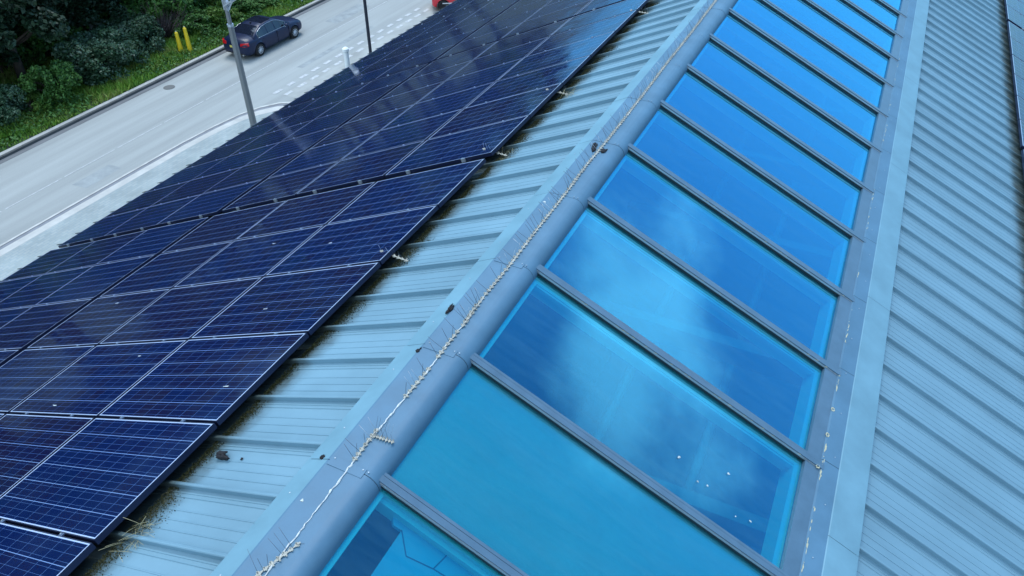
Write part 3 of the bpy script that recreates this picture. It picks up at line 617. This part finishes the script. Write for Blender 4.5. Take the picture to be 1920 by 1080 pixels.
# ------------------------------------------------------------------ cars
def car(kind, loc, rz, paint_m, label):
    """x forward, y left, built as one lofted body with separate glass, wheels and lamps"""
    root = empty('parked_car', loc, (0, 0, rz), label=label, cat='car', group='cars parked along the road')
    glass = mat('car_glass', (.012, .016, .03), .05, 0, .9); tyre_m = mat('tyre', (.012, .012, .013), .85); rim_m = mat('alloy', (.62, .65, .70), .35, .25) if kind == 'sedan' else mat('dark_alloy', (.03, .03, .035), .4, .4)
    blk = mat('black_trim', (.01, .01, .012), .5); red = mat('tail_lamp_red', (.55, .01, .015), .2, 0, .6, coat=.6); chrome = mat('chrome', (.6, .63, .66), .15, .9)
    if kind == 'sedan':
        # x, half width, z low, z sill, z shoulder, z centre
        ST = [(-2.32, .62, .36, .45, .70, .82), (-2.28, .74, .30, .42, .82, .96), (-2.15, .83, .24, .40, .90, 1.055), (-1.9, .875, .22, .40, .93, 1.085), (-1.55, .895, .22, .40, .93, 1.09), (-1.35, .90, .22, .40, .935, 1.07),
              (-.9, .905, .20, .38, .92, .99), (-.3, .905, .19, .36, .905, .96), (.4, .90, .19, .36, .895, .95), (.85, .90, .20, .38, .885, .98), (1.15, .895, .22, .40, .87, .985), (1.5, .89, .22, .40, .84, .945), (1.85, .87, .22, .40, .79, .89), (2.1, .82, .24, .40, .73, .82), (2.24, .72, .28, .42, .66, .74), (2.31, .58, .34, .46, .58, .64)]
        GH = [(-1.62, .66, 1.06, .70), (-1.25, .62, 1.26, .66), (-.85, .585, 1.385, .0), (-.35, .575, 1.43, 0), (.10, .58, 1.425, 0), (.42, .60, 1.36, 0), (.80, .66, 1.14, 0), (1.12, .72, .97, 0)]
        wb = (-1.40, 1.41); L2 = 2.32
    else:
        ST = [(-1.90, .62, .34, .45, .74, .92), (-1.86, .75, .28, .42, .84, 1.0), (-1.7, .82, .22, .40, .90, 1.02), (-1.3, .84, .20, .38, .92, 1.02), (-.6, .845, .18, .36, .92, 1.0), (.1, .845, .18, .36, .91, 1.0), (.7, .84, .20, .38, .90, 1.0), (1.05, .835, .22, .38, .88, .98), (1.4, .82, .22, .40, .82, .93), (1.7, .76, .24, .42, .74, .86), (1.86, .66, .30, .46, .62, .72)]
        GH = [(-1.80, .64, 1.02, 0), (-1.62, .61, 1.30, 0), (-1.35, .60, 1.40, 0), (-.6, .59, 1.425, 0), (.1, .59, 1.40, 0), (.42, .61, 1.34, 0), (.85, .68, 1.0, 0)]
        wb = (-1.24, 1.26); L2 = 1.9
    R_ = .335
    def sect(w, zl, zs, zh, zc):
        half = [(0, zl), (w*.86, zl), (w*.965, zs-.08), (w, zs+.05), (w*.995, (zs+zh)/2), (w*.975, zh-.09), (w*.955, zh-.03), (w*.90, zh+.01), (w*.72, zh+(zc-zh)*.62), (w*.35, zc-.005), (0, zc)]
        return half
    mb = MB(); rings = []
    # denser stations by interpolation for smooth arches
    xs = np.linspace(ST[0][0], ST[-1][0], 64); A = np.array(ST); I = [np.interp(xs, A[:, 0], A[:, k]) for k in range(1, 6)]
    for i, x in enumerate(xs):
        w, zl, zs, zh, zc = [float(I[k][i]) for k in range(5)]; h = sect(w, zl, zs, zh, zc)
        ring = []
        for (yy, zz) in h: ring.append([x, -yy, zz])
        for (yy, zz) in h[-2:0:-1]: ring.append([x, yy, zz])
        for p in ring:      # wheel arches: lift the lower side
            if abs(p[1]) > w*.8:
                for wx in wb:
                    dx = abs(p[0]-wx)
                    if dx < R_+.055:
                        za = .325+math.sqrt((R_+.055)**2-dx*dx)
                        if p[2] < za: p[2] = za
        rings.append(ring)
    n = len(rings[0]); vs = [v for r in rings for v in r]
    fs = [(i*n+k, (i+1)*n+k, (i+1)*n+(k+1) % n, i*n+(k+1) % n) for i in range(len(rings)-1) for k in range(n)]
    fs += [tuple(range(n)), tuple(range(len(vs)-1, len(vs)-n-1, -1))]
    mb.add(vs, fs, 0, True)
    body = mb.build('body', [paint_m], root)
    # greenhouse
    mb = MB(); g = []
    gx_ = np.linspace(GH[0][0], GH[-1][0], 30); B = np.array(GH)
    for x in gx_:
        wt = float(np.interp(x, B[:, 0], B[:, 1])); zt = float(np.interp(x, B[:, 0], B[:, 2])); wbelt = float(np.interp(x, A[:, 0], A[:, 1]))*.925; zb = float(np.interp(x, A[:, 0], A[:, 4]))-.03
        k = max(0, min(1, (zt-zb)/.5)); wt = wbelt+(wt-wbelt)*k
        g.append([(x, -wbelt, zb), (x, -(wt+.035), zt-.075*k), (x, -wt*.93, zt-.022*k), (x, -wt*.5, zt), (x, wt*.5, zt), (x, wt*.93, zt-.022*k), (x, wt+.035, zt-.075*k), (x, wbelt, zb)])
    n = 8; vs = [v for r in g for v in r]; fs = [(i*n+k, (i+1)*n+k, (i+1)*n+k+1, i*n+k+1) for i in range(len(g)-1) for k in range(n-1)]+[tuple(range(n)), tuple(range(len(vs)-1, len(vs)-n-1, -1))]
    mb.add(vs, fs, 0, True); mb.build('roof', paint_m, root)
    def gpt(x, t, side, off=.006):     # point on the side glass, t from belt (0) to roof edge (1)
        wt = float(np.interp(x, B[:, 0], B[:, 1])); zt = float(np.interp(x, B[:, 0], B[:, 2])); wbelt = float(np.interp(x, A[:, 0], A[:, 1]))*.925; zb = float(np.interp(x, A[:, 0], A[:, 4]))-.03
        k = max(0, min(1, (zt-zb)/.5)); wt = wbelt+(wt-wbelt)*k
        y = wbelt+(wt+.035-wbelt)*t+off; z = zb+(zt-.075*k-zb)*t+off*.4; return (x, side*y, z)
    wins = [(-1.30, -.98, -.60), (-.55, -.55, .0), (.06, .06, .74)] if kind == 'sedan' else [(-1.45, -1.40, -.55), (-.48, -.48, .55)]
    for side in (-1, 1):
        for (a, a2, b_) in wins:
            mb = MB(); xs_ = np.linspace(a, b_, 9); top = []; bot = []
            for x in xs_: bot.append(gpt(x, .10, side)); top.append(gpt(x, .93, side))
            vs = bot+top; m9 = 9; fs = [(i, i+1, m9+i+1, m9+i) for i in range(8)]; fs = fs if side < 0 else [f[::-1] for f in fs]
            mb.add(vs, fs, 0, True); mb.build('side_window', glass, root)
        # bright trim round the windows
        a, b_ = wins[0][0]-.05, wins[-1][2]+.08; xs_ = np.linspace(a, b_, 20)
        mb = MB(); mb.path([gpt(x, .06, side, .008) for x in xs_]+[gpt(x, .98, side, .008) for x in xs_[::-1]]+[gpt(a, .06, side, .008)], .009, 5); mb.build('window_trim', chrome if kind == 'sedan' else blk, root)
        mb = MB(); mb.blob((wins[-1][2]-.02, side*.99, .98), (.09, .10, .065), 3, jit=.05, nu=10, nv=6); mb.build('wing_mirror', paint_m, root)
        for hx in (wins[0][2]-.35, wins[-1][0]+.12):
            mb = MB(); mb.box((hx-.10, side*.885-.012, .80), (hx+.10, side*.885+.012, .825)); mb.build('door_handle', paint_m, root)
        for dx in (wins[-1][0]-.04, wins[-1][2]+.22):
            mb = MB(); mb.box((dx-.004, min(side*.80, side*.915), .30), (dx+.004, max(side*.80, side*.915), .86)); mb.build('door_seam', blk, root)
    def screen(x0, x1, name):
        mb = MB(); rows = []
        for x in np.linspace(x0, x1, 6):
            wt = float(np.interp(x, B[:, 0], B[:, 1])); zt = float(np.interp(x, B[:, 0], B[:, 2])); wbelt = float(np.interp(x, A[:, 0], A[:, 1]))*.925; zb = float(np.interp(x, A[:, 0], A[:, 4]))-.03; k = max(0, min(1, (zt-zb)/.5)); wt = wbelt+(wt-wbelt)*k
            rows.append([(x, -wt*.90, zt-.022*k+.012), (x, -wt*.5, zt+.009), (x, wt*.5, zt+.009), (x, wt*.90, zt-.022*k+.012)])
        vs = [v for r in rows for v in r]; mb.add(vs, [(i*4+k, (i+1)*4+k, (i+1)*4+k+1, i*4+k+1) for i in range(5) for k in range(3)], 0, True); mb.build(name, glass, root)
    if kind == 'sedan': screen(-1.56, -.95, 'rear_window'); screen(.48, 1.06, 'windscreen'); screen(-.62, .10, 'sunroof')
    else: screen(-1.795, -1.63, 'rear_window'); screen(.45, .82, 'windscreen')
    for side in (-1, 1):
        mb = MB()
        for (xa, xb, z0, z1) in ([(-2.325, -2.12, .74, .90)] if kind == 'sedan' else [(-1.92, -1.80, .66, .90)]):
            y0, y1 = (.46, .865) if kind == 'sedan' else (.56, .80)
            pts = [(xa-.01, side*y0, z0), (xa+.02, side*(y1-.14), z0-.01), (xb, side*(y1+.0), z0+.02), (xb, side*(y1-.02), z1), (xa+.05, side*(y1-.15), z1), (xa+.02, side*y0, z1-.03)]
            m_ = MB(); mid = [(p[0]*.93, p[1]*.86, p[2]) for p in pts]; f_ = [tuple(range(6)), tuple(range(11, 5, -1))]+[(i, i+6, (i+1) % 6+6, (i+1) % 6) for i in range(6)]
            m_.add(pts+mid, f_ if side > 0 else [q[::-1] for q in f_]); m_.build('tail_lamp', red, root)
        for i, wx in enumerate(wb):
            y_ = side*(.895 if kind == 'sedan' else .84)-side*.11
            mb = MB(); 
            prof = [(-.105, .20), (-.105, .29), (-.085, .322), (0, .328), (.085, .322), (.105, .29), (.105, .20)]
            ns = 28; vs = []
            for k in range(ns):
                t_ = 2*math.pi*k/ns
                for (dy, r) in prof: vs.append((wx+r*math.cos(t_), y_+dy, .328+r*math.sin(t_)))
            m7 = 7; fs = [(k*m7+j, k*m7+j+1, ((k+1) % ns)*m7+j+1, ((k+1) % ns)*m7+j) for k in range(ns) for j in range(6)]; mb.add(vs, fs, 0, True)
            wh = mb.build('wheel', tyre_m, root)
            mb = MB(); yo = y_+side*.085
            ring = [(.222, 0), (.222, .02), (.20, .02), (.195, -.03)]
            vs = []
            for k in range(ns):
                t_ = 2*math.pi*k/ns
                for (r, dy) in ring: vs.append((wx+r*math.cos(t_), yo+side*dy, .328+r*math.sin(t_)))
            mb.add(vs, [(k*4+j, k*4+j+1, ((k+1) % ns)*4+j+1, ((k+1) % ns)*4+j) for k in range(ns) for j in range(3)])
            for k in range(10):
                t_ = 2*math.pi*k/10; mb.tube((wx+.03*math.cos(t_), yo+side*.005, .328+.03*math.sin(t_)), (wx+.205*math.cos(t_), yo+side*.012, .328+.205*math.sin(t_)), .017, .013, 6)
            mb.tube((wx, yo-side*.02, .328), (wx, yo+side*.02, .328), .045, n=12); mb.build('rim', rim_m, wh)
            mb = MB(); mb.tube((wx, yo-side*.06, .328), (wx, yo-side*.055, .328), .205, n=20); mb.build('brake_disc', mat('dark_metal', (.04, .04, .045), .6), wh)  # disc in one even dark tone
    mb = MB(); mb.box((-L2-.012, -.26, .60), (-L2+.05, .26, .71)); mb.build('number_plate', mat('plate', (.65, .55, .12), .5), root)
    mb = MB(); mb.box((-L2+.01, -.60, .30), (-L2+.1, .60, .40)); mb.build('bumper_trim', blk, root)
    if kind == 'sedan':
        mb = MB(); mb.blob((-.83, 0, 1.43), (.07, .03, .045), 1, jit=.02); mb.build('aerial_fin', blk, root)
        mb = MB(); mb.tube((-2.36, -.55, .30), (-2.2, -.55, .30), .04, n=10); mb.build('exhaust', chrome, root)
    return root
navy = mat('dark_blue_car_paint', (.006, .014, .048), .4, 0, .3, coat=.15); redp = mat('red_car_paint', (.62, .012, .03), .25, 0, .5, coat=.8)
car('sedan', (-26.99, 29.28, GZ+.004), R(90), navy, 'dark blue four door car parked facing away beside the far kerb')
rc = car('hatch', (-20.35, 39.35, GZ+.006), R(33), redp, 'red hatchback mostly hidden behind the solar panels at the top edge')
mb = MB(); mb.box((-1.3, -.852, .46), (1.2, -.845, .52)); mb.build('side_stripe', mat('stripe', (.6, .6, .62), .4), rc)

# ------------------------------------------------------------------ bird spikes, sealant, dirt
PATH = [(0.018, -.6), (0.019, 0.37), (0.022, 0.548), (0.019, 0.806), (0.016, 1.07), (0.009, 1.251), (0.015, 1.407), (0.019, 1.664), (0.029, 1.868), (0.019, 2.158), (0.024, 2.421), (0.012, 2.665), (0.021, 3.078), (0.012, 3.529), (0.014, 4.181), (-0.001, 4.719), (0.009, 5.106), (0.008, 5.801), (0.003, 6.613), (-0.008, 7.277), (-0.006, 8.155), (-0.014, 8.979), (-0.02, 9.663), (-.01, 14), (0, 20)]
PA = np.array(PATH)
def px(y): return float(np.interp(y, PA[:, 1], PA[:, 0]))
rs = random.Random(21); mb = MB(); y = -.5; pts = []; rad = []
while y < 16:
    pts.append((px(y)+rs.gauss(0, .0022), y, .0235+rs.uniform(0, .003))); rad.append(rs.uniform(.0026, .0052) if rs.random() > .08 else .0075); y += rs.uniform(.012, .03)
mb.path(pts, rad, 7); seal_m = mat('old_sealant', (.64, .66, .64), .6, noise=(60, .3), bump=(120, .6))
tag(mb.build('sealant_bead', seal_m), 'lumpy off white sealant bead running along the crest of the ridge capping', 'sealant')
base_m = mat('beige_plastic', (.40, .39, .33), .6, noise=(40, .2)); wire_m = mat('thin_steel_wire', (.10, .12, .15), .35, .6); wire_l = mat('pale_wire', (.45, .5, .55), .35, .5)
def spike_base(Lb, seed, nz=7):
    r = random.Random(seed); mb = MB(); n_ = nz*4
    for i in range(n_):              # saw toothed strip
        a = i*Lb/n_; b_ = (i+1)*Lb/n_; w = .004+.007*(i % 4 in (1, 2))+r.uniform(-.002, .003)
        mb.box((-w, a, 0), (w*.8, b_, .003+r.uniform(0, .004)))
        if i % 4 == 2: mb.tube((-w*1.1, a, .004), (-w*.6, a, .016), .005, .002, 5); mb.tube((w, a, .002), (w*1.5, a+.006, .008), .005, .002, 5)
    return mb.mesh('base', base_m)
BASES = [spike_base(.30, 40+i) for i in range(4)]
def wire_mesh(L_, m, r=.0012):
    mb = MB(); mb.path([(0, 0, 0), (0, 0, L_*.5), (L_*.02, 0, L_)], r, 4); return mb.mesh('spike', m)
WM = [wire_mesh(.115, wire_m), wire_mesh(.10, wire_l), wire_mesh(.13, wire_m)]
def strip(loc, rz, label, seed, nw=7, spread=1.0, tilt=(0, 0), ln=1.0):
    r = random.Random(seed); o = empty('bird_spike_strip', loc, (tilt[0], tilt[1], rz), label=label, cat='bird spikes', group='bird spike strips on the roof')
    instance('base', BASES[seed % 4], o); o.scale = (1, ln, 1)
    for i in range(nw):
        w = instance('spike', WM[r.choice((0, 0, 1, 2))], o); w.location = (0, .02+i*.26/max(1, nw-1), .004)
        w.rotation_euler = (r.gauss(0, .12), r.choice((-1, -.55, .1, .6))*spread*r.uniform(.6, 1.1), 0)
    return o
LBN = 'spiky bird deterrent strip lying along the white bead on the ridge crest'
y = 1.62; k = 0
while y < 13.5:
    strip((px(y), y, .026), math.atan2(px(y)-px(y+.3), .3), LBN, k, 8 if y < 9 else 6); k += 1
    y += .31 if y > 2.3 else .38
for loc, rz, lb, tl in [((-.015, .33, .026), -.32, 'loose beige spike strip slanting off the bead at bottom of the picture', (0, 0)),
                        ((.012, 1.10, .026), .02, 'spike strip at the sharp bend of the bead by the lowest riveted joint', (0, 0)),
                        ((.012, 1.30, .028), -1.50, 'short spike strip bent across the ridge above the lowest riveted joint', (0, 0)),
                        ((.03, 2.33, .030), .08, 'clump of tangled spike strip beside the black scrap on the ridge', (0, 0))]:
    strip(loc, rz, lb, k, 9, 1.1, tl, .45 if 'bent' in lb else .85); k += 1
def on_left(s, y, h): return LP(s, y, h)
for (s, y, lb) in [(1.22, 5.40, 'upright spikes at panel edge by the wide cross gap on the left slope'), (1.20, 7.05, 'upright spikes and nest straw at the upper panel edge, middle of left slope'), (1.16, 3.35, 'pale toothed spike strip under the panel edge in the near block'), (1.16, 10.15, 'spikes at the panel edge near the top of the picture')]:
    p = LP(s, y, .012); o = strip(p, R(80), lb, k, 7, .25); o.rotation_euler = (0, R(-T), R(86)); k += 1
black_m = mat('black_scrap', (.006, .006, .009), .8)
def scrap(P, s, y, h, size, seed, label, m=black_m, name='black_debris', cat='debris', group='black scraps of debris'):
    mb = MB(); r = random.Random(seed)
    for i in range(5):
        c = (r.uniform(-.4, .4)*size[0], r.uniform(-.45, .45)*size[1], r.uniform(.1, .5)*size[2]); mb.blob(c, (size[0]*r.uniform(.2, .45), size[1]*r.uniform(.2, .4), size[2]*r.uniform(.3, .6)), seed*7+i, jit=.4)
    o = mb.build(name, m); mm = (ROTL if P is LP else ROTR if P is RP else Matrix.Identity(3)).to_4x4(); mm.translation = P(s, y, h) if P in (LP, RP) else Vector((s, y, h)); o.matrix_world = mm
    tag(o, label, cat, group); return o
scrap(None, -.055, 5.06, .024, (.05, .11, .02), 1, 'larger black scrap left of the white bead, high on the ridge')
scrap(None, .045, 5.02, .024, (.05, .07, .015), 2, 'small black scrap just right of the white bead, high on the ridge')
scrap(None, -.135, 2.47, .014, (.035, .075, .02), 3, 'black scrap on the upper edge of the pale ridge flange, mid height')
scrap(None, -.125, 2.03, .018, (.02, .045, .012), 4, 'thin black sliver on the ridge flange below the mid height scrap')
scrap(None, -.175, 1.07, -.008, (.022, .03, .01), 5, 'tiny black speck on pale ridge flange beside the lowest riveted joint')
scrap(LP, 1.10, 1.06, .012, (.12, .06, .035), 6, 'forked black scrap on the roof sheet near the moss')
scrap(LP, .93, 1.06, .006, (.015, .02, .008), 16, 'tiny black speck on the roof sheet right of the forked scrap')
drop_m = mat('bird_dropping', (.50, .56, .55), .7, noise=(150, .4))
for i, (s, y, sz) in enumerate([(1.72, 2.53, .035), (2.09, 2.67, .03), (1.90, 2.45, .022), (1.97, 2.47, .026), (2.33, 2.43, .03), (2.22, 2.39, .02)]):
    scrap(RP, s, y, .0065, (sz*.55, sz*.5, .0010), 30+i, 'small pale bird dropping on the second glass pane from the teal one', drop_m, 'bird_dropping', 'dropping', 'bird droppings on the glass')
scrap(None, -.10, 4.00, .0205, (.022, .02, .002), 50, 'white bird dropping left of the bead on the ridge, mid height', drop_m, 'bird_dropping', 'dropping', 'bird droppings on the ridge')
scrap(None, -.085, .78, .0205, (.014, .018, .002), 51, 'white bird dropping on the ridge near the bottom, left of the bead', drop_m, 'bird_dropping', 'dropping', 'bird droppings on the ridge')
for i, (ci_, s, y) in enumerate([(0, 1.6, 1.6), (1, 3.3, 2.0), (1, 3.7, 1.35), (2, 5.2, 3.0), (0, 2.2, 2.6), (0, 2.35, 3.7), (1, 3.4, 3.9)]):
    scrap(LP, s, y, .1305, (.05, .012, .0012), 60+i, 'pale streak of bird dropping on a panel of the near block', drop_m, 'bird_dropping', 'dropping', 'bird droppings on the panels')
# lichen spots along the sill
lich = mat('lichen', (.50, .48, .33), .9); mb = MB(); rl = random.Random(6)
for i in range(220):
    y = rl.uniform(2.2, 13); s = 2.735+rl.gauss(0, .004); 
    if rl.random() < .35 and y > 4.4: y = 2.5+rl.random()*2.5
    if math.sin(y*2.9)+math.sin(y*7.7+1) < .1: continue
    mb.blob(tuple(RP(s, y, .052)), (.003, rl.uniform(.004, .03), .002), i, jit=.4, nu=6, nv=4)
for y, s in ((3.84, 2.735), (3.55, 2.73), (3.20, 2.70)):
    for a in range(7): mb.blob(tuple(RP(s+.012*math.cos(a*.9), y+.016*math.sin(a*.9), .053)), (.006, .007, .003), a, jit=.3, nu=6, nv=4)
for i in range(60):
    kk = rl.choice((3, 4, 5)); mb.blob(tuple(RP(rl.uniform(.6, 2.7), 1.12+1.057*(kk-1)-.037, .047)), (rl.uniform(.004, .02), .002, .002), i, jit=.4, nu=6, nv=4)
tag(mb.build('lichen', lich), 'pale yellow lichen along the glazing bars and lower sill', 'lichen', None, 'stuff')
# moss and dirt gathered along the upper edge of the panels
rng = np.random.default_rng(33); n = 42000; yy = rng.uniform(-.8, 14, n); ss = 1.33-np.abs(rng.normal(size=n))*.058*(.45+1.1*np.sin(yy*3.1)**2*np.sin(yy*1.17+1)**2+.35*np.sin(yy*7.3)**2)
ph = ((yy-(.3997)) % SP)/SP; keep = (ph > .06) & (ph < .97) & (ss > .98); ss = ss[keep]; yy = yy[keep]; m_ = len(ss); hh = rng.uniform(.002, .022, m_)
C = np.stack([-ss*cT-hh*sT, yy, -ss*sT+hh*cT], 1)
o = bpy.data.objects.new('moss', fast_mesh('moss', leaves(C, .011, rng, .2), 4, leaf_mat('moss_and_dirt', [(.010, .012, .007), (.022, .026, .010), (.045, .048, .020), (.085, .080, .045)], .95, .1))); link(o); tag(o, 'dark moss and dirt gathered in the pans along the upper panel edge', 'moss', None, 'stuff')
# dry straw
mb = MB(); r = random.Random(3)
for (sc_, yc, nn_) in ((1.18, .42, 30), (1.2, 7.0, 26), (1.22, 5.35, 8)):
    for i in range(nn_):
        p = LP(sc_+r.gauss(0, .05), yc+r.gauss(0, .07), .012+r.uniform(0, .03)); d = Vector((r.uniform(-.3, 1), r.uniform(-1, .6), r.uniform(-.05, .5))).normalized(); L_ = r.uniform(.05, .17)
        mb.path([p, p+d*L_*.5+Vector((0, 0, .006)), p+d*L_], .0011, 4)
tag(mb.build('straw', mat('dry_straw', (.42, .38, .22), .9)), 'dry straw and nest litter sticking out from under the panels', 'straw', None, 'stuff')
